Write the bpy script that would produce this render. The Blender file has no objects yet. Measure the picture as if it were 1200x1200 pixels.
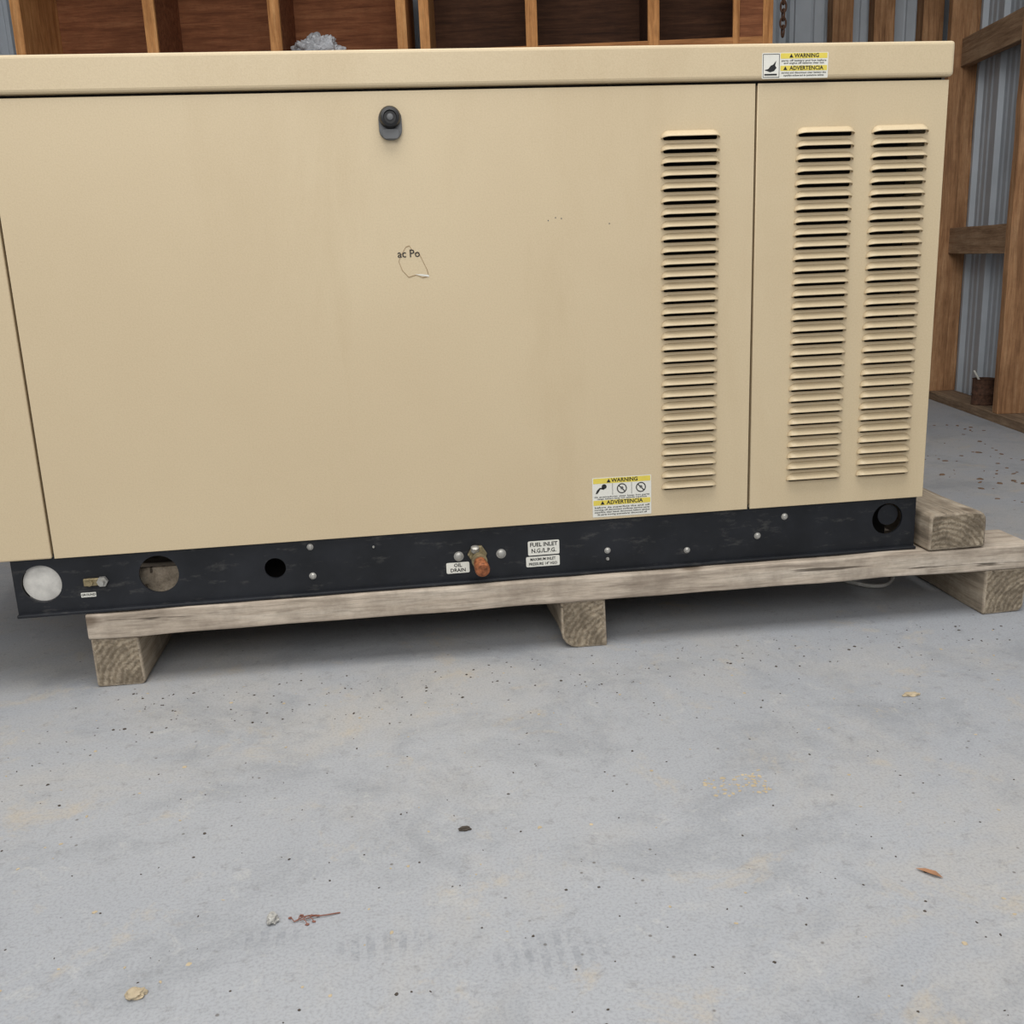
import bpy, bmesh, math, random
from mathutils import Matrix, Vector, noise
random.seed(7)
scene = bpy.context.scene
COL = bpy.context.collection
try: scene.view_settings.view_transform = 'Standard'
except Exception: pass

# ------------------------------------------------------------------ helpers
def srgb(r, g, b):
    def c(v):
        v /= 255.
        return v/12.92 if v <= .04045 else ((v+.055)/1.055)**2.4
    return (c(r), c(g), c(b), 1)

def link(o, parent=None):
    COL.objects.link(o)
    if parent: o.parent = parent
    return o

def empty(name, loc=(0,0,0), rz=0):
    e = bpy.data.objects.new(name, None); e.empty_display_size = .1
    COL.objects.link(e); e.location = loc; e.rotation_euler = (0,0,rz); return e

class NT:
    def __init__(s, name):
        s.m = bpy.data.materials.new(name); s.m.use_nodes = True
        s.t = s.m.node_tree; s.b = s.t.nodes['Principled BSDF']
    def n(s, typ, **kw):
        nd = s.t.nodes.new(typ)
        for k, v in kw.items(): setattr(nd, k, v)
        return nd
    def l(s, a, b): s.t.links.new(a, b)
    def coord(s, scale=(1,1,1), loc=(0,0,0), rot=(0,0,0)):
        tc = s.n('ShaderNodeTexCoord'); mp = s.n('ShaderNodeMapping')
        mp.inputs['Scale'].default_value = scale; mp.inputs['Location'].default_value = loc
        mp.inputs['Rotation'].default_value = rot
        s.l(tc.outputs['Object'], mp.inputs['Vector']); return mp.outputs['Vector']
    def noise(s, vec, scale, detail=4, rough=.5, dist=0):
        nd = s.n('ShaderNodeTexNoise'); nd.inputs['Scale'].default_value = scale
        nd.inputs['Detail'].default_value = detail; nd.inputs['Roughness'].default_value = rough
        nd.inputs['Distortion'].default_value = dist
        s.l(vec, nd.inputs['Vector']); return nd.outputs['Fac']
    def ramp(s, fac, stops):
        r = s.n('ShaderNodeValToRGB'); e = r.color_ramp.elements
        while len(e) < len(stops): e.new(.5)
        for i, (p, c) in enumerate(stops):
            e[i].position = p; e[i].color = c if isinstance(c, tuple) else (c, c, c, 1)
        s.l(fac, r.inputs['Fac']); return r.outputs['Color']
    def mix(s, fac, a, b, mode='MIX'):
        m = s.n('ShaderNodeMix', data_type='RGBA', blend_type=mode)
        for v, k in ((fac, 0), (a, 6), (b, 7)):
            if hasattr(v, 'links') or hasattr(v, 'is_linked'): s.l(v, m.inputs[k])
            else: m.inputs[k].default_value = v
        return m.outputs[2]
    def bump(s, h, strength=.2, dist=.002):
        b = s.n('ShaderNodeBump'); b.inputs['Strength'].default_value = strength
        b.inputs['Distance'].default_value = dist
        s.l(h, b.inputs['Height']); s.l(b.outputs['Normal'], s.b.inputs['Normal'])
    def base(s, v):
        if isinstance(v, tuple): s.b.inputs['Base Color'].default_value = v
        else: s.l(v, s.b.inputs['Base Color'])
    def rough(s, v, metal=0, spec=.5):
        s.b.inputs['Roughness'].default_value = v; s.b.inputs['Metallic'].default_value = metal
        s.b.inputs['Specular IOR Level'].default_value = spec

def plain(name, col, rough=.5, metal=0, var=.12, scale=40, spec=.5):
    n = NT(name); v = n.coord()
    f = n.noise(v, scale, 5, .6)
    d = tuple(c*(1-var*2) for c in col[:3])+(1,); u = tuple(min(1, c*(1+var)) for c in col[:3])+(1,)
    n.base(n.ramp(f, [(.3, d), (.7, u)])); n.rough(rough, metal, spec); return n.m

def woodmat(name, axis, c_dark, c_mid, c_light, scale=14, stretch=.07, bump=.35, spots=None, spotamt=.45, cracks=0):
    n = NT(name); sc = [1, 1, 1]; sc[axis] = stretch
    v = n.coord(tuple(sc))
    f = n.noise(v, scale*3, 8, .65, .4)
    g = n.noise(v, scale*14, 6, .7)
    c = n.ramp(f, [(.3, c_dark), (.5, c_mid), (.7, c_light)])
    gg = n.ramp(g, [(.38, .5), (.52, 1.0)])
    c = n.mix(.5, c, gg, 'MULTIPLY')
    w = n.coord((1, 1, 1)); p = n.noise(w, 7, 5, .7)
    c = n.mix(n.ramp(p, [(.42, 0.), (.66, spotamt)]), c, spots or c_dark)
    if cracks:
        sc2 = [1, 1, 1]; sc2[axis] = .025
        k = n.noise(n.coord(tuple(sc2), (3, 1, 7)), 55, 4, .6, .2)
        kr = n.ramp(k, [(.335, cracks), (.37, 0.)])
        c = n.mix(kr, c, srgb(52, 44, 36))
        # knots
        vo = n.n('ShaderNodeTexVoronoi'); vo.inputs['Scale'].default_value = 7
        sc3 = [1, 1, 1]; sc3[axis] = .55; n.l(n.coord(tuple(sc3), (.3, .2, .1)), vo.inputs['Vector'])
        c = n.mix(n.ramp(vo.outputs['Distance'], [(.05, .65), (.12, 0.)]), c, srgb(86, 70, 54))
    n.base(c); n.rough(.85, 0, .2)
    n.bump(n.mix(.5, f, g), bump, .004); return n.m

def box(name, parent, x0, x1, y0, y1, z0, z1, mat, bevel=.002, seg=2, endmat=None, jitter=0, wane=None):
    bm = bmesh.new(); bmesh.ops.create_cube(bm, size=1)
    for v in bm.verts:
        v.co = Vector((x0+(v.co.x+.5)*(x1-x0), y0+(v.co.y+.5)*(y1-y0), z0+(v.co.z+.5)*(z1-z0)))
    for (sx_, sz_, off) in (wane or ()):      # rounded natural edge along local y
        ex = x0 if sx_ < 0 else x1; ez = z0 if sz_ < 0 else z1
        es = [e for e in bm.edges if all(abs(v.co.x-ex) < 1e-5 and abs(v.co.z-ez) < 1e-5 for v in e.verts)]
        bmesh.ops.bevel(bm, geom=es, offset=off, segments=4, profile=.5, affect='EDGES')
    if bevel:
        es = [e for e in bm.edges if e.calc_face_angle(0) > 1.0]
        bmesh.ops.bevel(bm, geom=es, offset=bevel, segments=seg, profile=.5, affect='EDGES')
    if jitter:
        L = [x1-x0, y1-y0, z1-z0]; ax = L.index(max(L)); n = max(2, int(max(L)/.05))
        for i in range(1, n):
            co = [x0, y0, z0]; co[ax] += L[ax]*i/n; no = [0, 0, 0]; no[ax] = 1
            bmesh.ops.bisect_plane(bm, geom=bm.verts[:]+bm.edges[:]+bm.faces[:], plane_co=co, plane_no=no)
        for v in bm.verts:
            q = v.co*6; v.co += Vector((noise.noise(q), noise.noise(q+Vector((9, 0, 0))), noise.noise(q+Vector((0, 9, 0)))))*jitter
    bm.normal_update()
    me = bpy.data.meshes.new(name); bm.to_mesh(me)
    me.materials.append(mat)
    if endmat:
        me.materials.append(endmat)
        for p in me.polygons:
            if abs(p.normal.y) > .8 and p.area > .002: p.material_index = 1
    bm.free()
    return link(bpy.data.objects.new(name, me), parent)

def mesh_from(name, parent, verts, faces, mat, smooth=False):
    me = bpy.data.meshes.new(name); me.from_pydata(verts, [], faces); me.update()
    me.materials.append(mat)
    if smooth:
        for p in me.polygons: p.use_smooth = True
    return link(bpy.data.objects.new(name, me), parent)

def bake(ob, name, parent):
    dg = bpy.context.evaluated_depsgraph_get(); dg.update()
    me = bpy.data.meshes.new_from_object(ob.evaluated_get(dg))
    cu = ob.data; bpy.data.objects.remove(ob); bpy.data.curves.remove(cu)
    return me

def to_plane(me, y):
    me.transform(Matrix.Translation((0, y, 0)) @ Matrix.Rotation(math.radians(90), 4, 'X'))

def rrect(x0, x1, z0, z1, r=0, n=4):
    if r <= 0: return [(x0, z0), (x1, z0), (x1, z1), (x0, z1)]
    pts = []
    for cx, cz, a0 in ((x1-r, z0+r, -90), (x1-r, z1-r, 0), (x0+r, z1-r, 90), (x0+r, z0+r, 180)):
        for i in range(n+1):
            a = math.radians(a0+90*i/n); pts.append((cx+r*math.cos(a), cz+r*math.sin(a)))
    return pts
def circ(cx, cz, r, n=40): return [(cx+r*math.cos(2*math.pi*i/n), cz+r*math.sin(2*math.pi*i/n)) for i in range(n)]

def shape(name, parent, outlines, y, mat, thick=.0005, bev=0):
    cu = bpy.data.curves.new(name, 'CURVE'); cu.dimensions = '2D'; cu.fill_mode = 'BOTH'
    cu.extrude = thick/2; cu.bevel_depth = bev; cu.bevel_resolution = 2
    for o in outlines:
        s = cu.splines.new('POLY'); s.points.add(len(o)-1)
        for p, q in zip(s.points, o): p.co = (q[0], q[1], 0, 1)
        s.use_cyclic_u = True
    ob = bpy.data.objects.new('tmp', cu); COL.objects.link(ob)
    me = bake(ob, name, parent); me.name = name; to_plane(me, y)
    me.materials.clear(); me.materials.append(mat)
    return link(bpy.data.objects.new(name, me), parent)

def text(name, parent, body, x, z, y, size, mat, align='CENTER', width=None, bold=.022):
    cu = bpy.data.curves.new(name, 'FONT'); cu.body = body; cu.size = size
    cu.align_x = align; cu.align_y = 'CENTER'; cu.extrude = .0001; cu.resolution_u = 2; cu.offset = size*bold
    ob = bpy.data.objects.new('tmp', cu); COL.objects.link(ob)
    me = bake(ob, name, parent); me.name = name
    if width:
        xs = [v.co.x for v in me.vertices]; w = max(xs)-min(xs)
        me.transform(Matrix.Diagonal((width/w, 1, 1, 1)))
    to_plane(me, 0); me.transform(Matrix.Translation((x, y, z)))
    me.materials.clear(); me.materials.append(mat)
    return link(bpy.data.objects.new(name, me), parent)

def lathe(name, parent, prof, origin, direction, mat, seg=24, smooth=True):
    d = Vector(direction).normalized(); q = d.to_track_quat('Z', 'Y')
    vs, fs = [], []
    for (r, h) in prof:
        for i in range(seg):
            a = 2*math.pi*i/seg; vs.append(tuple(Vector(origin)+q @ Vector((r*math.cos(a), r*math.sin(a), h))))
    for k in range(len(prof)-1):
        for i in range(seg):
            j = (i+1) % seg; fs.append((k*seg+i, k*seg+j, (k+1)*seg+j, (k+1)*seg+i))
    fs.append(tuple(range(seg))[::-1]); fs.append(tuple((len(prof)-1)*seg+i for i in range(seg)))
    o = mesh_from(name, parent, vs, fs, mat)
    if smooth:
        for p in o.data.polygons: p.use_smooth = len(p.vertices) == 4
        try: o.data.set_sharp_from_angle(angle=math.radians(35))
        except Exception: pass
    return o

def tube(name, parent, pts, r, mat, cyclic=False):
    cu = bpy.data.curves.new(name, 'CURVE'); cu.dimensions = '3D'; cu.bevel_depth = r; cu.bevel_resolution = 3
    s = cu.splines.new('BEZIER'); s.bezier_points.add(len(pts)-1)
    for b, p in zip(s.bezier_points, pts):
        b.co = p; b.handle_left_type = b.handle_right_type = 'AUTO'
    s.use_cyclic_u = cyclic; cu.use_fill_caps = True
    ob = bpy.data.objects.new('tmp', cu); COL.objects.link(ob)
    me = bake(ob, name, parent); me.materials.clear(); me.materials.append(mat)
    for p in me.polygons: p.use_smooth = True
    return link(bpy.data.objects.new(name, me), parent)

# ------------------------------------------------------------------ materials
def make_tan():
    n = NT('tan_powder_coat'); v = n.coord()
    big = n.noise(v, 1.6, 4, .55); fine = n.noise(v, 320, 3, .6); mid = n.noise(v, 60, 3, .6)
    c = n.ramp(big, [(.3, srgb(201, 182, 149)), (.7, srgb(207, 189, 156))])
    grime = n.noise(n.coord((1, 1, .25), (3, 0, 1)), 3.2, 7, .7, .5)
    c = n.mix(n.ramp(grime, [(.5, 0.), (.72, .25)]), c, srgb(178, 155, 118))
    c = n.mix(n.ramp(fine, [(.35, .12), (.6, 0.)]), c, srgb(150, 126, 90))
    n.base(c); n.rough(.4, 0, .45)
    n.bump(n.mix(.4, fine, mid), .25, .0012); return n.m
TAN = make_tan()
BLACKPAINT = NT('black_rail_paint')
v = BLACKPAINT.coord(); f1 = BLACKPAINT.noise(v, 7, 6, .65); f2 = BLACKPAINT.noise(BLACKPAINT.coord((.35, 1, 1)), 60, 5, .65)
c = BLACKPAINT.ramp(f1, [(.35, srgb(22, 24, 28)), (.7, srgb(36, 38, 43))])
c = BLACKPAINT.mix(BLACKPAINT.ramp(f2, [(.58, 0.), (.72, .35)]), c, srgb(92, 90, 86))
BLACKPAINT.base(c); BLACKPAINT.rough(.5, 0, .3); BLACKPAINT = BLACKPAINT.m
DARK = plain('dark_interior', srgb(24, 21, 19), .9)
RUBBER = plain('black_plastic', srgb(18, 18, 20), .35)
GREYPL = plain('grey_plastic', srgb(98, 99, 100), .5)
STEEL = plain('zinc_steel', srgb(178, 176, 170), .4, .6)
PALE = plain('pale_offwhite', srgb(206, 203, 196), .6)
COPPER = plain('copper_pipe', srgb(164, 100, 64), .55, .3, .35, 120)
BRASS = plain('aged_brass', srgb(150, 136, 104), .45, .5, .25, 90)
WHITE = plain('label_white', srgb(222, 220, 210), .5, var=.03)
YELLOW = plain('label_yellow', srgb(222, 202, 84), .5, var=.03)
INK = plain('label_ink', srgb(20, 20, 20), .6, var=0)
INKG = plain('label_ink_grey', srgb(84, 84, 82), .6, var=0)

PWOOD = woodmat('pallet_wood_lengthwise', 0, srgb(142, 129, 115), srgb(192, 178, 161), srgb(212, 200, 184), spots=srgb(130, 118, 105), spotamt=.65, cracks=.8)
RWOOD = woodmat('pallet_wood_runner', 1, srgb(118, 107, 93), srgb(166, 152, 133), srgb(190, 177, 158), spots=srgb(100, 90, 78), spotamt=.65, cracks=.8)
def endgrain(name, cx, cz, y):
    n = NT(name); v = n.coord((1, .05, 1), (-cx, 0, -cz))
    w = n.n('ShaderNodeTexWave', wave_type='RINGS', rings_direction='Y')
    w.inputs['Scale'].default_value = 26; w.inputs['Distortion'].default_value = 6
    w.inputs['Detail'].default_value = 5; w.inputs['Detail Scale'].default_value = 1.5; w.inputs['Detail Roughness'].default_value = .65
    n.l(v, w.inputs['Vector'])
    f = n.noise(n.coord(), 90, 6, .75); b = n.noise(n.coord(), 16, 4, .7)
    c = n.ramp(w.outputs['Fac'], [(.1, srgb(148, 134, 114)), (.8, srgb(176, 162, 141))])
    c = n.mix(.8, c, n.ramp(f, [(.36, .35), (.56, 1.)]), 'MULTIPLY')
    c = n.mix(n.ramp(b, [(.40, 0.), (.62, .7)]), c, srgb(96, 86, 73))
    n.base(c); n.rough(.95, 0, .1); n.bump(n.mix(.7, w.outputs['Fac'], f), .6, .005); return n.m

# floor
def make_floor():
    n = NT('painted_concrete'); v = n.coord()
    def N(loc, sc, det=7, r=.7, dist=.4): return n.noise(n.coord((1, 1, 1), loc), sc, det, r, dist)
    c = n.ramp(N((0, 0, 0), .8, 5, .6), [(.35, srgb(159, 162, 167)), (.65, srgb(169, 171, 174))])
    c = n.mix(n.ramp(N((4, 9, 2), 1.7, 9, .72), [(.46, 0.), (.66, .6)]), c, srgb(178, 173, 165))      # dust
    c = n.mix(n.ramp(N((1, 5, 8), 3.6, 9, .75), [(.50, 0.), (.64, .6)]), c, srgb(141, 144, 148))      # scuffed blue grey
    c = n.mix(n.ramp(N((14, 3, 5), 6.0, 9, .78), [(.56, 0.), (.66, .55)]), c, srgb(182, 171, 153))    # tan flakes
    c = n.mix(n.ramp(N((3, 13, 5), 17, 9, .8, .8), [(.57, 0.), (.66, .45)]), c, srgb(188, 187, 183))  # pale scrapes
    c = n.mix(n.ramp(N((7, 7, 7), 38, 7, .75), [(.56, 0.), (.70, .45)]), c, srgb(116, 114, 112))
    c = n.mix(n.ramp(N((2, 7, 1), 230, 3, .6, 0), [(.34, .25), (.55, 0.)]), c, srgb(98, 98, 100))
    vo = n.n('ShaderNodeTexVoronoi'); vo.inputs['Scale'].default_value = 22; n.l(v, vo.inputs['Vector'])
    sp = n.ramp(vo.outputs['Distance'], [(.035, .75), (.07, 0.)])
    c = n.mix(sp, c, srgb(92, 86, 80))
    # old rubber tread scuffs
    for (cx, cy, rx, ry) in ((-.20, 1.155, .075, .022), (-.05, 1.115, .085, .035), (.16, 1.06, .10, .05)):
        g = n.n('ShaderNodeTexGradient', gradient_type='SPHERICAL')
        n.l(n.coord((1/rx, 1/ry, 1), (-cx/rx, -cy/ry, 0)), g.inputs['Vector'])
        wv = n.n('ShaderNodeTexWave', wave_type='BANDS', bands_direction='X'); wv.inputs['Scale'].default_value = 16; wv.inputs['Distortion'].default_value = 1.5
        n.l(v, wv.inputs['Vector'])
        m1 = n.mix(1., n.ramp(g.outputs['Fac'], [(.05, 0.), (.45, .32)]), n.ramp(wv.outputs['Fac'], [(.35, .15), (.6, 1.)]), 'MULTIPLY')
        m2 = n.mix(1., m1, n.ramp(N((5, 5, cx), 60, 5, .7), [(.42, .1), (.56, 1.)]), 'MULTIPLY')
        c = n.mix(m2, c, srgb(112, 116, 122))
    n.base(c); n.rough(.6, 0, .35); n.bump(N((0, 2, 0), 30, 6, .7), .12, .003); return n.m
FLOOR = make_floor()
METAL = plain('galvanised_siding', srgb(174, 181, 188), .5, .12, .08, 3)
STUD = [woodmat('stud_wood_vertical', 2, srgb(122, 88, 62), srgb(168, 126, 90), srgb(192, 152, 114), bump=.2),
        woodmat('girt_wood', 0, srgb(118, 92, 70), srgb(158, 128, 100), srgb(180, 152, 122), bump=.2)]
SILLW = woodmat('sill_wood', 0, srgb(100, 82, 66), srgb(138, 116, 94), srgb(160, 138, 114), bump=.2)
CABL = woodmat('cabinet_wood_light', 2, srgb(146, 98, 58), srgb(194, 138, 86), srgb(214, 162, 108), bump=.15)
CABH = woodmat('cabinet_wood_shelf', 0, srgb(132, 88, 54), srgb(176, 122, 76), srgb(198, 144, 96), bump=.15)
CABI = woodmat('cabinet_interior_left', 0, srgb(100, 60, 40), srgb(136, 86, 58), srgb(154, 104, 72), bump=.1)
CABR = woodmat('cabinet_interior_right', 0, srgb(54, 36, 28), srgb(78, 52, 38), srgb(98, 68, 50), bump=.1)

# ------------------------------------------------------------------ room shell
me = bpy.data.meshes.new('floor'); bm = bmesh.new()
vs = [bm.verts.new(p) for p in ((-5, -4, 0), (4.6, -4, 0), (4.6, 8, 0), (-5, 8, 0))]; bm.faces.new(vs); bm.to_mesh(me); me.materials.append(FLOOR)
link(bpy.data.objects.new('floor', me))

def siding(name, length, height, loc, rz, side=1):
    prof = []; x = 0.
    while x < length:
        for dx, dy in ((0, 0), (.085, 0), (.095, .006), (.105, 0), (.145, 0), (.155, .006), (.165, 0), (.2, 0), (.214, .024), (.236, .024), (.25, 0)):
            prof.append((x+dx, -side*dy))
        x += .2501
    vs, fs = [], []
    for (px, py) in prof: vs += [(px, py, 0), (px, py, height)]
    for i in range(len(prof)-1): fs.append((2*i, 2*i+2, 2*i+3, 2*i+1))
    o = mesh_from(name, None, vs, fs, METAL); o.location = loc; o.rotation_euler = (0, 0, rz); return o

RB = math.radians(-7.5)
siding('wall_back', 7.6, 3.2, (-4.35, 5.96+.132*4.35, 0), RB)
RR = math.atan2(1.098, .178)
dirR = Vector((math.cos(RR), math.sin(RR), 0)); outR = Vector((dirR.y, -dirR.x, 0))
p0 = Vector((2.989, 5.168, 0))
siding('wall_right', 8.0, 3.2, tuple(p0+outR*.170-dirR*7.2), RR, side=-1)
box('shading_ceiling', None, -5, 4.6, 3.3, 8, 3.2, 3.24, METAL, 0)  # unseen, added over the back only to cut light on the bookcases

fr = empty('wall_framing', tuple(p0), RR)
def fbox(name, s0, s1, o0, o1, z0, z1, mat, **k): return box(name, fr, s0, s1, -o1, -o0, z0, z1, mat, **k)
fbox('sill_plate', -6.5, .35, .0, .145, 0, .042, SILLW, jitter=.002)
for i, s in enumerate((.06, -.80, -1.66, -2.52, -3.38)):
    fbox('stud_%d' % i, s-.02, s+.03, .002, .145, .042, 3.1, STUD[0], jitter=.003)
for i, (s0, s1, z) in enumerate(((-.77, .04, .78), (-.77, .04, 1.715), (-1.63, -.82, 1.0), (-1.63, -.82, 1.8))):
    fbox('girt_%d' % i, s0, s1, .06, .105, z, z+.135, STUD[1], jitter=.002)
bf = empty('wall_framing_back', (0, 5.93, 0), RB)
for i, s in enumerate((-3.4, -2.2, 2.58, 2.80, 3.06)):
    box('stud_%d' % i, bf, s-.055, s+.055, -.10, -.005, 0, 3.1, STUD[0], jitter=.003)

# ------------------------------------------------------------------ cabinet shelving (two bookcases)
def bookcase(name, s0, s1, divs, inner, wide_right=0):
    e = empty(name, (0, 4.9, 0), RB); D = .42; H = 2.42; t = .045
    box('side_left', e, s0, s0+t, 0, D, 0, H, CABL); box('side_right', e, s1-t, s1, 0, D, 0, H, CABL)
    if wide_right:
        box('side_stile', e, s1-t-wide_right, s1-t-wide_right+.03, -.006, .012, 0, H, CABL)
        box('side_infill', e, s1-t-wide_right+.03, s1-t, .004, .02, 0, H, CABI)
    box('back_panel', e, s0+t, s1-t, D-.012, D, 0, H, inner, bevel=0)
    for i, z in enumerate((.05, .60, 1.17, 1.738, 2.32)):
        box('shelf_%d' % i, e, s0+t, s1-t, .004, D-.012, z, z+.03, inner, bevel=.001)
        box('shelf_lip_%d' % i, e, s0+t, s1-t, -.004, .012, z-.012, z+.032, CABH, bevel=.002)
        if i < 4: box('back_rail_%d' % i, e, s0+t, s1-t, D-.03, D-.012, z+.03, z+.075, CABH if inner is CABI else inner, bevel=.002)
    for i, d in enumerate(divs):
        box('divider_%d' % i, e, d-.012, d+.012, .01, D-.012, 0.05, H, inner)
        box('stile_%d' % i, e, d-.026, d+.026, -.008, .012, 0, H, CABL)
    return e
bookcase('wooden_bookcase', -1.56, .205, (-.94, -.384), CABI)
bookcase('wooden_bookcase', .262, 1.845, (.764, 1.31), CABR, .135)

# crumpled bag in cubby
bm = bmesh.new(); bmesh.ops.create_icosphere(bm, subdivisions=5, radius=1)
for v_ in bm.verts:
    p = v_.co.copy(); k = 1+.35*noise.noise(p*2.1)+.35*abs(noise.noise(p*4.3))+.12*abs(noise.noise(p*9))
    v_.co = Vector((p.x*k*.105, p.y*k*.08, max(-.03, p.z*k*.075)))
me = bpy.data.meshes.new('crumpled_plastic_bag'); bm.to_mesh(me); me.materials.append(plain('bag_plastic', srgb(186, 188, 192), .35, var=.2, scale=15))
bag = link(bpy.data.objects.new('crumpled_plastic_bag', me)); bag.location = (-.205, 5.09, 1.800)

# hanging chain beside bookcase
ch = empty('hanging_chain'); RUST = plain('rusty_iron', srgb(92, 64, 48), .85, .2, .3, 60)
cx, cy = 1.90, 4.72
for i in range(14):
    z = 1.80+i*.034; rot = i % 2
    pts = []
    for k in range(12):
        a = 2*math.pi*k/12; h = .024*math.sin(a); w = .013*math.cos(a)
        pts.append((cx+(w if rot else 0), cy+(0 if rot else w), z+h))
    tube('link_%d' % i, ch, pts, .0045, RUST, True)
lathe('hook', ch, [(.005, 0), (.005, .066)], (1.904, 4.72, 2.265), (-1, 0, 0), RUST, 10)

# rusty can on sill
can = empty('rusty_tin_can'); cb = p0-dirR*.50+outR*.07; cb.z = .042
lathe('can_body', can, [(.052, 0), (.055, .004), (.053, .01), (.053, .05), (.055, .055), (.053, .06), (.053, .125), (.056, .13), (.051, .13), (.05, .02)], tuple(cb), (0, 0, 1), RUST, 28)
tube('stick', can, [tuple(cb+Vector((.02, 0, .01))), tuple(cb+Vector((-.02, .01, .12))), tuple(cb+Vector((-.05, .01, .17)))], .005, WHITE)

# ------------------------------------------------------------------ generator
G = empty('standby_generator'); F = 2.05; BK = 2.90
XL, XR = -1.10, 1.182; Z0, Z1 = .288, 1.164
box('lid_cover', G, XL-.006, XR+.006, F-.007, BK+.007, 1.169, 1.236, TAN, bevel=.007, seg=3)
box('lid_gap_dark_strip', G, XL+.01, XR-.01, F+.012, BK-.012, 1.150, 1.17, DARK, bevel=0)  # dark strip in the lid gap, stands in for the shadow there
def solid_panel(name, x0, x1):
    box(name, G, x0, x1, F, F+.022, Z0, Z1-.001, TAN, bevel=.0035, seg=3)
LP = .0247; DEP = .0155; HH = .0120; LZ = 1.0665; HB = .0082
def louvered(name, x0, x1, cols, z1=Z1-.001):
    b = .0012
    outl = [rrect(x0+b, x1-b, Z0+b, z1-b)]
    for (a, c_) in cols:
        for i in range(30):
            z = LZ-i*LP; outl.append(rrect(a+.002+b, c_-.002-b, z-HB+b, z+.0085, .0045, 3))
    shape(name, G, outl, F+b+.0003, TAN, .0006, b)
    box(name+'_flange_top', G, x0, x1, F+.003, F+.022, z1-.003, z1, TAN, 0)
    box(name+'_flange_bottom', G, x0, x1, F+.003, F+.022, Z0, Z0+.003, TAN, 0)
    box(name+'_flange_left', G, x0, x0+.003, F+.003, F+.022, Z0, z1, TAN, 0)
    box(name+'_flange_right', G, x1-.003, x1, F+.003, F+.022, Z0, z1, TAN, 0)
    vs, fs = [], []; NU, NV = 32, 6
    for (a, c_) in cols:
        for i in range(30):
            z = LZ-i*LP; base = len(vs); W = (c_-a)/2; cx = (a+c_)/2
            for iu in range(NU+1):
                u = -1+2*iu/NU; u = math.copysign(1-(1-abs(u))**1.7, u)
                e = max(0, (abs(u)-(1-.016/W))/(.016/W)); s = math.sqrt(max(0, 1-e*e))
                for iv in range(NV+1):
                    t = iv/NV
                    y = -DEP*s*(t*.75+.25*math.sin(t*math.pi/2))
                    zz = z-.0035*(1-s)+HH*(.12+.88*s)*((1-t)*.85+.15*math.cos(t*math.pi/2))
                    vs.append((cx+W*u, F+y+.0002, zz))
            for iu in range(NU):
                for iv in range(NV):
                    q = base+iu*(NV+1)+iv; fs.append((q, q+1, q+NV+2, q+NV+1))
    o = mesh_from(name+'_louvers', G, vs, fs, TAN, True)
    m = o.modifiers.new('th', 'SOLIDIFY'); m.thickness = .0010; m.offset = 1
solid_panel('side_access_panel', XL, -.6985)
louvered('access_door', -.6935, .7715, [(.578, .698)])
louvered('vent_panel', .7765, XR, [(.860, .982), (1.021, 1.142)])
box('end_panel_right', G, XR-.02, XR-.002, F+.02, BK, Z0, Z1, TAN, .002)
box('end_panel_left', G, XL+.002, XL+.02, F+.02, BK, Z0, Z1, TAN, .002)
box('rear_panel', G, XL+.002, XR-.002, BK-.02, BK, Z0, Z1, TAN, .002)
box('seam_dark_strip_left', G, -.73, -.66, F+.024, F+.06, Z0, Z1, DARK, 0)  # dark strip behind the left door seam, standing for its shade
box('seam_dark_strip_right', G, .74, .81, F+.024, F+.06, Z0, Z1, DARK, 0)  # dark backing that puts shade into the right door seam
box('floor_pan', G, XL+.01, XR-.01, F+.03, BK-.01, Z0+.004, Z0+.01, DARK, 0)
box('dark_back_sheet', G, XL+.03, XR-.03, F+.10, F+.11, Z0+.01, Z1-.01, DARK, 0)  # dark sheet behind the louvers, imitates the unlit interior
# base rail with holes
RZ0, RZ1 = .172, .296; RY = F+.008
holes = [(-.729, .234, .040), (-.495, .237, .040), (-.258, .231, .022), (1.105, .240, .036)]
shape('base_rail', G, [rrect(-.783, 1.172, RZ0, RZ1)]+[circ(*h) for h in holes], RY+.003, BLACKPAINT, .006)
box('base_rail_toe', G, -.783, 1.172, RY-.012, RY+.06, .1665, .1735, BLACKPAINT, .002)
box('base_rail_top', G, -.783, 1.172, RY+.001, RY+.06, .288, .294, BLACKPAINT, .001)
box('rear_rail', G, -.783, 1.172, BK-.03, BK-.022, .167, .296, BLACKPAINT, .001)
box('rail_web_left', G, -.783, -.777, RY+.006, RY+.06, .167, .29, BLACKPAINT, .001)
box('cross_member', G, -.62, -.40, F+.05, F+.06, .167, .240, RWOOD, .001)
box('rail_hole_dark_sheet', G, -.40, 1.16, F+.12, F+.13, .167, .29, DARK, .001)  # dark sheet added behind the rail holes so they read as shaded
lathe('pale_hole_disc', G, [(.039, 0), (.039, .002)], (-.729, RY+.012, .234), (0, -1, 0), PALE, 40)  # pale disc added to imitate lit floor seen through the hole
lathe('knockout_tab', G, [(.024, 0), (.024, .002)], (1.112, RY+.014, .246), (0, -1, 0), BLACKPAINT, 40)
def bolt(name, x, z, r, mat=STEEL):
    lathe(name, G, [(r*1.25, 0), (r*1.25, .0012), (r, .0014), (r, .004), (r*.7, .0058), (r*.2, .0062)], (x, RY, z), (0, -1, 0), mat, 16)
for i, (x, z, r) in enumerate(((-.182, .272, .0055), (-.182, .208, .006), (.457, .215, .0055), (.637, .202, .0055), (.799, .223, .006), (.861, .263, .006), (.13, .227, .0085), (.222, .226, .0085), (.457, .196, .003), (-.05, .262, .002))):
    bolt('rail_bolt_%d' % i, x, z, r)
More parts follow.
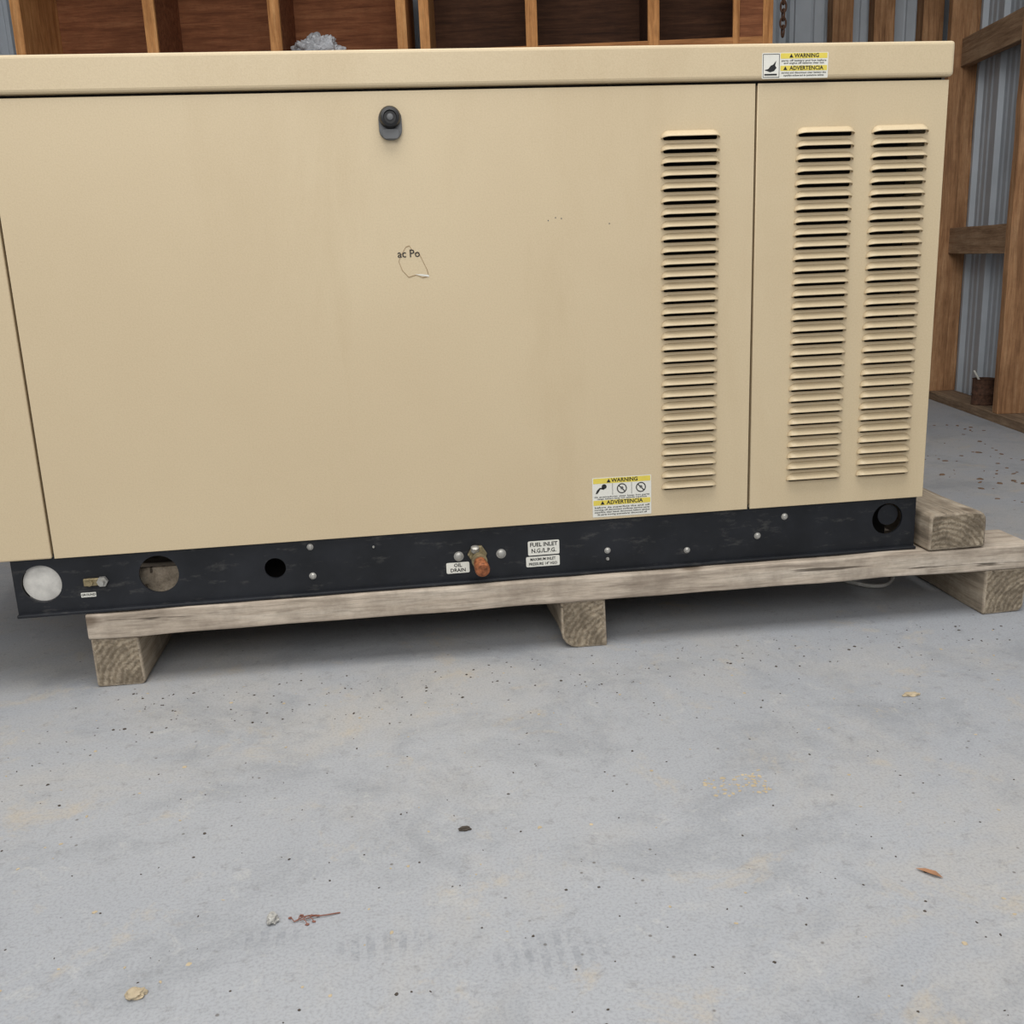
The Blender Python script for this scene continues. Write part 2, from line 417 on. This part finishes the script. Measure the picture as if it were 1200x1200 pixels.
tube('ground_stud', G, [(-.607, RY, .232), (-.607, RY-.022, .232)], .006, STEEL)
lathe('ground_nut', G, [(.011, 0), (.011, .009)], (-.607, RY-.002, .232), (0, -1, 0), STEEL, 6, False)
box('ground_lug', G, -.645, -.612, RY-.008, RY-.001, .224, .240, BRASS, .002)
lathe('ground_screw', G, [(.007, 0), (.007, .006)], (-.632, RY-.008, .232), (0, -1, 0), BRASS, 8, False)
# gas fitting and copper stub
fx, fz = .170, .226
lathe('pipe_flange', G, [(.021, 0), (.021, .006), (.018, .007), (.018, .018)], (fx, RY, fz+.004), (0, -1, 0), BRASS, 6, False)
lathe('pipe_collar', G, [(.014, 0), (.014, .016), (.0165, .017), (.0165, .028), (.014, .029)], (fx, RY-.015, fz+.002), (.05, -1, -.12), BRASS, 24)
lathe('copper_stub', G, [(.0125, 0), (.0135, .008), (.0125, .014), (.0135, .02), (.0155, .021), (.016, .036), (.0145, .040), (.006, .041)], (fx+.001, RY-.038, fz-.002), (.08, -1, -.25), COPPER, 20)
lathe('pipe_plug_cap', G, [(.009, 0), (.009, .010), (.005, .012)], (fx-.006, RY-.022, fz+.016), (0, -.3, 1), STEEL, 12)

# lock
lx, lz = .043, 1.112; Y_ = F
shape('lock_escutcheon', G, [rrect(lx-.0205, lx+.0205, lz-.037, lz+.0185, .018, 8)], Y_-.004, GREYPL, .008, .0015)
lathe('lock_ring', G, [(.0205, 0), (.0205, .010), (.0175, .016), (.0125, .017), (.0115, .012), (.004, .012)], (lx, Y_-.006, lz+.002), (0, -1, 0), RUBBER, 32)
lathe('lock_core', G, [(.006, 0), (.006, .003), (.003, .004)], (lx, Y_-.018, lz+.002), (0, -1, 0), GREYPL, 20)
shape('lock_thumb_tab', G, [rrect(lx-.015, lx+.015, lz-.036, lz-.020, .006, 4)], Y_-.0105, GREYPL, .006, .001)

# torn brand sticker remains
sx, sz = .064, .845
text('sticker_text', G, 'ac Po', sx-.001, sz+.016, F-.0006, .021, INK, width=.044, bold=.008)
tear = [(-.022, .006), (-.018, .016), (-.006, .034), (.001, .036), (.010, .022), (.020, .020), (.027, .004), (.034, -.012), (.037, -.026), (.024, -.028), (.012, -.022), (-.004, -.026), (-.016, -.012)]
inner = [(x*.96, z*.95+.0003) for x, z in tear]
shape('sticker_tear_edge', G, [[(sx+x, sz+z-.004) for x, z in tear], [(sx+x, sz+z-.004) for x, z in inner]], F-.0004, plain('sticker_edge', srgb(150, 124, 88), .6), .0003)
shape('sticker_white_sliver', G, [[(sx+.008, sz-.024), (sx+.020, sz-.027), (sx+.037, sz-.030), (sx+.036, sz-.026), (sx+.022, sz-.024)]], F-.0005, WHITE, .0003)
for i, (x, z) in enumerate(((.345, .915), (.372, .918), (.36, .92), (.47, .905))):
    shape('scuff_%d' % i, G, [circ(x, z, .0013, 8)], F-.0003, GREYPL, .0003)

def tri(x, z, s, y, nm):
    shape(nm, G, [[(x-s, z-s*.8), (x+s, z-s*.8), (x, z+s)]], y, INK, .0002)
def greek(prefix, x0, x1, z, y, n, dz, size):
    words = 'hot surfaces moving parts keep hands clear before service disconnect battery and turn off the engine superficie caliente riesgo de quemaduras'.split()
    for i in range(n):
        random.shuffle(words); s = ' '.join(words[:6])
        text('%s_line_%d' % (prefix, i), G, s, (x0+x1)/2, z-i*dz, y, size, INKG, width=(x1-x0)*(1 if i < n-1 else .9))
y = F-.0005; x0, x1, zt, zb = .424, .554, .381, .294
shape('door_warning_label', G, [rrect(x0, x1, zb, zt, .002)], y, WHITE, .0004)
shape('door_label_band_a', G, [rrect(x0+.002, x1-.002, zt-.013, zt-.0015, .001)], y-.0003, YELLOW, .0003)
shape('door_label_band_b', G, [rrect(x0+.002, x1-.002, zb+.026, zb+.037, .001)], y-.0003, YELLOW, .0003)
text('door_label_warning', G, 'WARNING', (x0+x1)/2+.006, zt-.0072, y-.0006, .012, INK)
text('door_label_advertencia', G, 'ADVERTENCIA', (x0+x1)/2+.006, zb+.0315, y-.0006, .012, INK)
tri(x0+.036, zt-.0075, .0045, y-.0006, 'door_label_tri_a'); tri(x0+.022, zb+.0312, .0045, y-.0006, 'door_label_tri_b')
greek('door_text', x0+.004, x1-.004, zb+.021, y-.0004, 4, .0052, .0050)
greek('door_text_b', x0+.004, x1-.004, zb+.0445, y-.0004, 2, .0045, .0045)
for i, cx in enumerate((x0+.065, x0+.107)):
    cz = zt-.026
    shape('door_label_prohibit_%d' % i, G, [circ(cx, cz, .0110), circ(cx, cz, .0088)], y-.0004, INK, .0002)
    shape('door_label_slash_%d' % i, G, [[(cx-.0078, cz+.0062), (cx-.0062, cz+.0078), (cx+.0078, cz-.0062), (cx+.0062, cz-.0078)]], y-.0004, INK, .0002)
    shape('door_label_glyph_%d' % i, G, [circ(cx, cz+.001, .0035, 6)], y-.00045, INKG, .0002)
for i, xx in enumerate((x0+.044, x0+.086)):
    shape('door_label_rule_%d' % i, G, [rrect(xx, xx+.0008, zb+.048, zt-.014)], y-.0004, INK, .0002)
cx, cz = x0+.022, zt-.025
shape('door_label_picto_a', G, [circ(cx+.004, cz+.005, .0055, 14)], y-.0004, INK, .0002)
shape('door_label_picto_b', G, [[(cx-.015, cz-.010), (cx-.011, cz-.010), (cx-.004, cz), (cx+.004, cz-.002), (cx+.002, cz+.003), (cx-.006, cz+.003), (cx-.012, cz-.003)]], y-.0004, INK, .0002)

y = F-.0075; x0, x1, zt, zb = .781, .918, 1.2175, 1.170
shape('lid_warning_label', G, [rrect(x0, x1, zb, zt, .002)], y, WHITE, .0004)
shape('lid_label_band_a', G, [rrect(x0+.038, x1-.002, zt-.011, zt-.001, .001)], y-.0003, YELLOW, .0003)
shape('lid_label_band_b', G, [rrect(x0+.038, x1-.002, zb+.014, zb+.0235, .001)], y-.0003, YELLOW, .0003)
text('lid_label_warning', G, 'WARNING', x0+.092, zt-.006, y-.0006, .0105, INK)
text('lid_label_advertencia', G, 'ADVERTENCIA', x0+.092, zb+.0187, y-.0006, .0105, INK)
tri(x0+.060, zt-.006, .004, y-.0006, 'lid_label_tri_a'); tri(x0+.048, zb+.0187, .004, y-.0006, 'lid_label_tri_b')
greek('lid_text', x0+.040, x1-.004, zt-.0148, y-.0004, 2, .0045, .0046)
greek('lid_text_b', x0+.040, x1-.004, zb+.0105, y-.0004, 2, .005, .0046)
a = x0+.005; b_ = zb+.008
shape('lid_label_picto_frame', G, [rrect(x0+.002, x0+.036, zb+.002, zt-.002), rrect(x0+.003, x0+.035, zb+.003, zt-.003)], y-.0004, INK, .0002)
shape('lid_label_picto_hand', G, [[(a, b_+.008), (a+.008, b_+.010), (a+.013, b_+.016), (a+.018, b_+.018), (a+.024, b_+.025), (a+.022, b_+.016), (a+.025, b_+.012), (a+.020, b_+.006), (a+.012, b_+.004)]], y-.0004, INK, .0002)
shape('lid_label_picto_base', G, [[(a, b_-.002), (a+.026, b_-.002), (a+.026, b_+.001), (a, b_+.001)]], y-.0004, INK, .0002)

y = RY-.0004
shape('fuel_inlet_label', G, [rrect(.281, .350, .2165, .2485, .003)], y, WHITE, .0006)
text('fuel_inlet_text_a', G, 'FUEL INLET', .3155, .2400, y-.0005, .0125, INK, width=.060)
text('fuel_inlet_text_b', G, 'N.G./L.P.G.', .3155, .2262, y-.0005, .0130, INK, width=.054)
shape('pressure_label', G, [rrect(.276, .350, .1905, .2135, .003)], y, WHITE, .0006)
text('pressure_text_a', G, 'MAXIMUM INLET', .313, .2070, y-.0005, .0085, INK, width=.056)
text('pressure_text_b', G, 'PRESSURE 14" H2O', .313, .1965, y-.0005, .0085, INK, width=.062)
shape('oil_drain_label', G, [rrect(.102, .152, .1895, .2135, .003)], y, WHITE, .0006)
text('oil_drain_text_a', G, 'OIL', .127, .2068, y-.0005, .0110, INK)
text('oil_drain_text_b', G, 'DRAIN', .127, .1960, y-.0005, .0110, INK)
shape('ground_label', G, [rrect(-.655, -.625, .199, .209, .001)], y, WHITE, .0006)
text('ground_label_text', G, 'GROUND', -.64, .204, y-.0005, .0065, INK)

# ------------------------------------------------------------------ pallet
PR = math.atan2(2.029-2.053, 1.445+.65)
P = empty('wooden_pallet', (-.65, 2.050, 0), PR)
def runner(nm, x0, x1, y0, wane, y1=.92, z0=0, z1=.110):
    em = endgrain(nm+'_endgrain', (x0+x1)/2+.07, (z0+z1)/2-.06, 0)
    box(nm, P, x0, x1, y0, y1, z0, z1, RWOOD, .005, 2, em, .005, wane)
runner('runner_left', .002, .100, 0, [(1, -1, .012), (-1, -1, .008)])
runner('runner_middle', .998, 1.100, .004, [(-1, -1, .035)])
runner('runner_right', 1.985, 2.088, .0, [(1, -1, .016)])
def deck(nm, y0, y1, x0=0, x1=2.095):
    box(nm, P, x0, x1, y0, y1, .110, .165, PWOOD, .004, 2, None, .0035)
deck('deck_board_front', -.006, .135); deck('deck_board_mid', .36, .50, .01, 2.09); deck('deck_board_rear', .76, .90)
C = empty('timber_block')
em = endgrain('block_endgrain', 1.22, .12, 0)
box('timber', C, 1.190, 1.325, 2.022, 2.62, .1665, .252, RWOOD, .005, 2, em, .004, [(1, 1, .022), (-1, 1, .010)])

tube('plastic_strap', None, [(1.12, 2.40, .006), (1.15, 2.30, .006), (1.20, 2.26, .006), (1.25, 2.29, .006), (1.29, 2.38, .006)], .005, PALE)

# ------------------------------------------------------------------ floor debris
def chips(name, n, xr, yr, sr, mat, flat=.35, ok=None):
    vs, fs = [], []
    while n > 0:
        x, y = random.uniform(*xr), random.uniform(*yr)
        if ok and not ok(x, y): continue
        n -= 1
        s = random.uniform(*sr)*random.uniform(.5, 1); a = random.uniform(0, 6.28); el = random.uniform(.35, 1)
        b = len(vs); k = 6
        for ring, hz in ((1, 0), (.75, flat*s)):
            for i in range(k):
                t = 2*math.pi*i/k+random.uniform(-.3, .3); r = s*ring*random.uniform(.7, 1.1)
                px, py = r*math.cos(t), r*math.sin(t)*el
                vs.append((x+px*math.cos(a)-py*math.sin(a), y+px*math.sin(a)+py*math.cos(a), hz+.0002))
        for i in range(k): j = (i+1) % k; fs.append((b+i, b+j, b+k+j, b+k+i))
        fs.append(tuple(b+k+i for i in range(k)))
    return mesh_from(name, None, vs, fs, mat)
D1 = plain('debris_dark', srgb(76, 68, 60), .9); D2 = plain('debris_tan', srgb(184, 168, 140), .9); D3 = plain('debris_brown', srgb(118, 94, 74), .9)
chips('dark_floor_grit', 380, (-.9, 1.5), (.85, 2.0), (.0012, .0036), D1)
chips('tan_floor_flakes', 200, (-.9, 1.5), (.85, 2.0), (.0015, .006), D2, .15)
chips('swept_grit', 180, (-.6, 1.4), (1.80, 2.0), (.0015, .0045), D1, .3)
chips('dry_leaf_crumbs', 120, (2.0, 2.75), (2.8, 4.4), (.006, .020), D3, .2, lambda x, y: x < 2.88+.162*(y-5.168))
chips('tan_scrape_flakes', 80, (.47, .57), (1.375, 1.435), (.002, .007), D2, .1)

def lump(name, loc, s, mat, seed, sub=3):
    bm = bmesh.new(); bmesh.ops.create_icosphere(bm, subdivisions=sub, radius=1)
    for v_ in bm.verts:
        p = v_.co+Vector((seed, 0, 0)); k = 1+.5*noise.noise(p*1.8)
        v_.co = Vector((v_.co.x*k*s[0], v_.co.y*k*s[1], max(v_.co.z*k*s[2], -s[2]*.6)+s[2]*.6))
    me = bpy.data.meshes.new(name); bm.to_mesh(me); bm.free(); me.materials.append(mat)
    o = link(bpy.data.objects.new(name, me)); o.location = loc; return o
lump('grey_pebble', (-.199, 1.188, 0), (.0075, .0095, .007), plain('pebble', srgb(176, 174, 168), .8, var=.3, scale=200), 1)
lump('tan_dirt_clod', (-.349, 1.075, 0), (.012, .009, .006), D2, 5)
lump('dark_crumb', (.072, 1.358, 0), (.009, .004, .004), D1, 8)
lump('tan_dirt_clod', (.96, 1.66, 0), (.016, .007, .004), D2, 3)
# dried seed-head twig: a branching stem with small husks along it
st = empty('dried_twig'); RED = plain('dried_red', srgb(138, 92, 78), .85)
stem = [Vector((-.170, 1.180, .002)), Vector((-.155, 1.186, .004)), Vector((-.140, 1.185, .003)), Vector((-.110, 1.189, .0015))]
tube('main_stem', st, [tuple(q) for q in stem], .0009, RED)
for i, (t, dx, dy) in enumerate(((.0, -.006, .010), (.15, .004, .012), (.25, .010, -.009), (.35, .012, .008), (.5, .011, -.006), (.6, .013, .005))):
    q = stem[0].lerp(stem[2], t)
    tube('branch_%d' % i, st, [tuple(q), (q.x+dx*.6, q.y+dy*.4, .005), (q.x+dx, q.y+dy, .002)], .0006, RED)
    h = lump('husk', (0, 0, 0), (.0028, .0018, .0014), RED, i*3, 2)
    h.name = 'husk_%d' % i; h.location = (q.x+dx, q.y+dy, .0004); h.parent = st
vs = []
lf = [(-.02, 0), (-.008, .004), (.006, .005), (.018, 0), (.006, -.004), (-.008, -.003)]
for (x, y) in lf:
    a = math.radians(-48); vs.append((.695+x*math.cos(a)-y*math.sin(a), 1.125+x*math.sin(a)+y*math.cos(a), .002+.004*abs(y)/.006))
vs.append((.695, 1.125, .0015))
mesh_from('dry_leaf', None, vs, [(i, (i+1) % 6, 6) for i in range(6)], plain('leaf', srgb(160, 118, 86), .8))

# ------------------------------------------------------------------ light
w = bpy.data.worlds.new('overcast'); scene.world = w; w.use_nodes = True
bg = w.node_tree.nodes['Background']; bg.inputs[0].default_value = (.98, .985, 1, 1); bg.inputs[1].default_value = .58
def area(name, loc, target, size, size_y, power, col):
    l = bpy.data.lights.new(name, 'AREA'); l.shape = 'RECTANGLE'; l.size = size; l.size_y = size_y; l.energy = power; l.color = col
    o = link(bpy.data.objects.new(name, l)); o.location = loc
    o.rotation_euler = (Vector(target)-Vector(loc)).to_track_quat('-Z', 'Y').to_euler(); return o
area('overhead_fill_light', (0.2, 1.0, 4.2), (0.2, 1.6, 0), 3.4, 2.4, 120, (1, .985, .96))  # added area light for soft light from above, no skylight known
area('doorway_daylight', (-0.6, -3.2, 3.6), (0.1, 2.1, .7), 4.5, 2.4, 125, (1, .985, .96))

# ------------------------------------------------------------------ camera
cam = bpy.data.cameras.new('camera'); cam.sensor_width = 36; cam.lens = 1167/1200*36; cam.clip_start = .05
co = link(bpy.data.objects.new('camera', cam))
R = Matrix(((.99075, .0694, -.11661), (-.12998, .23867, -.96236), (-.03896, .96862, .24549)))
co.matrix_world = Matrix.Translation((0, 0, .842)) @ R.to_4x4()
scene.camera = co
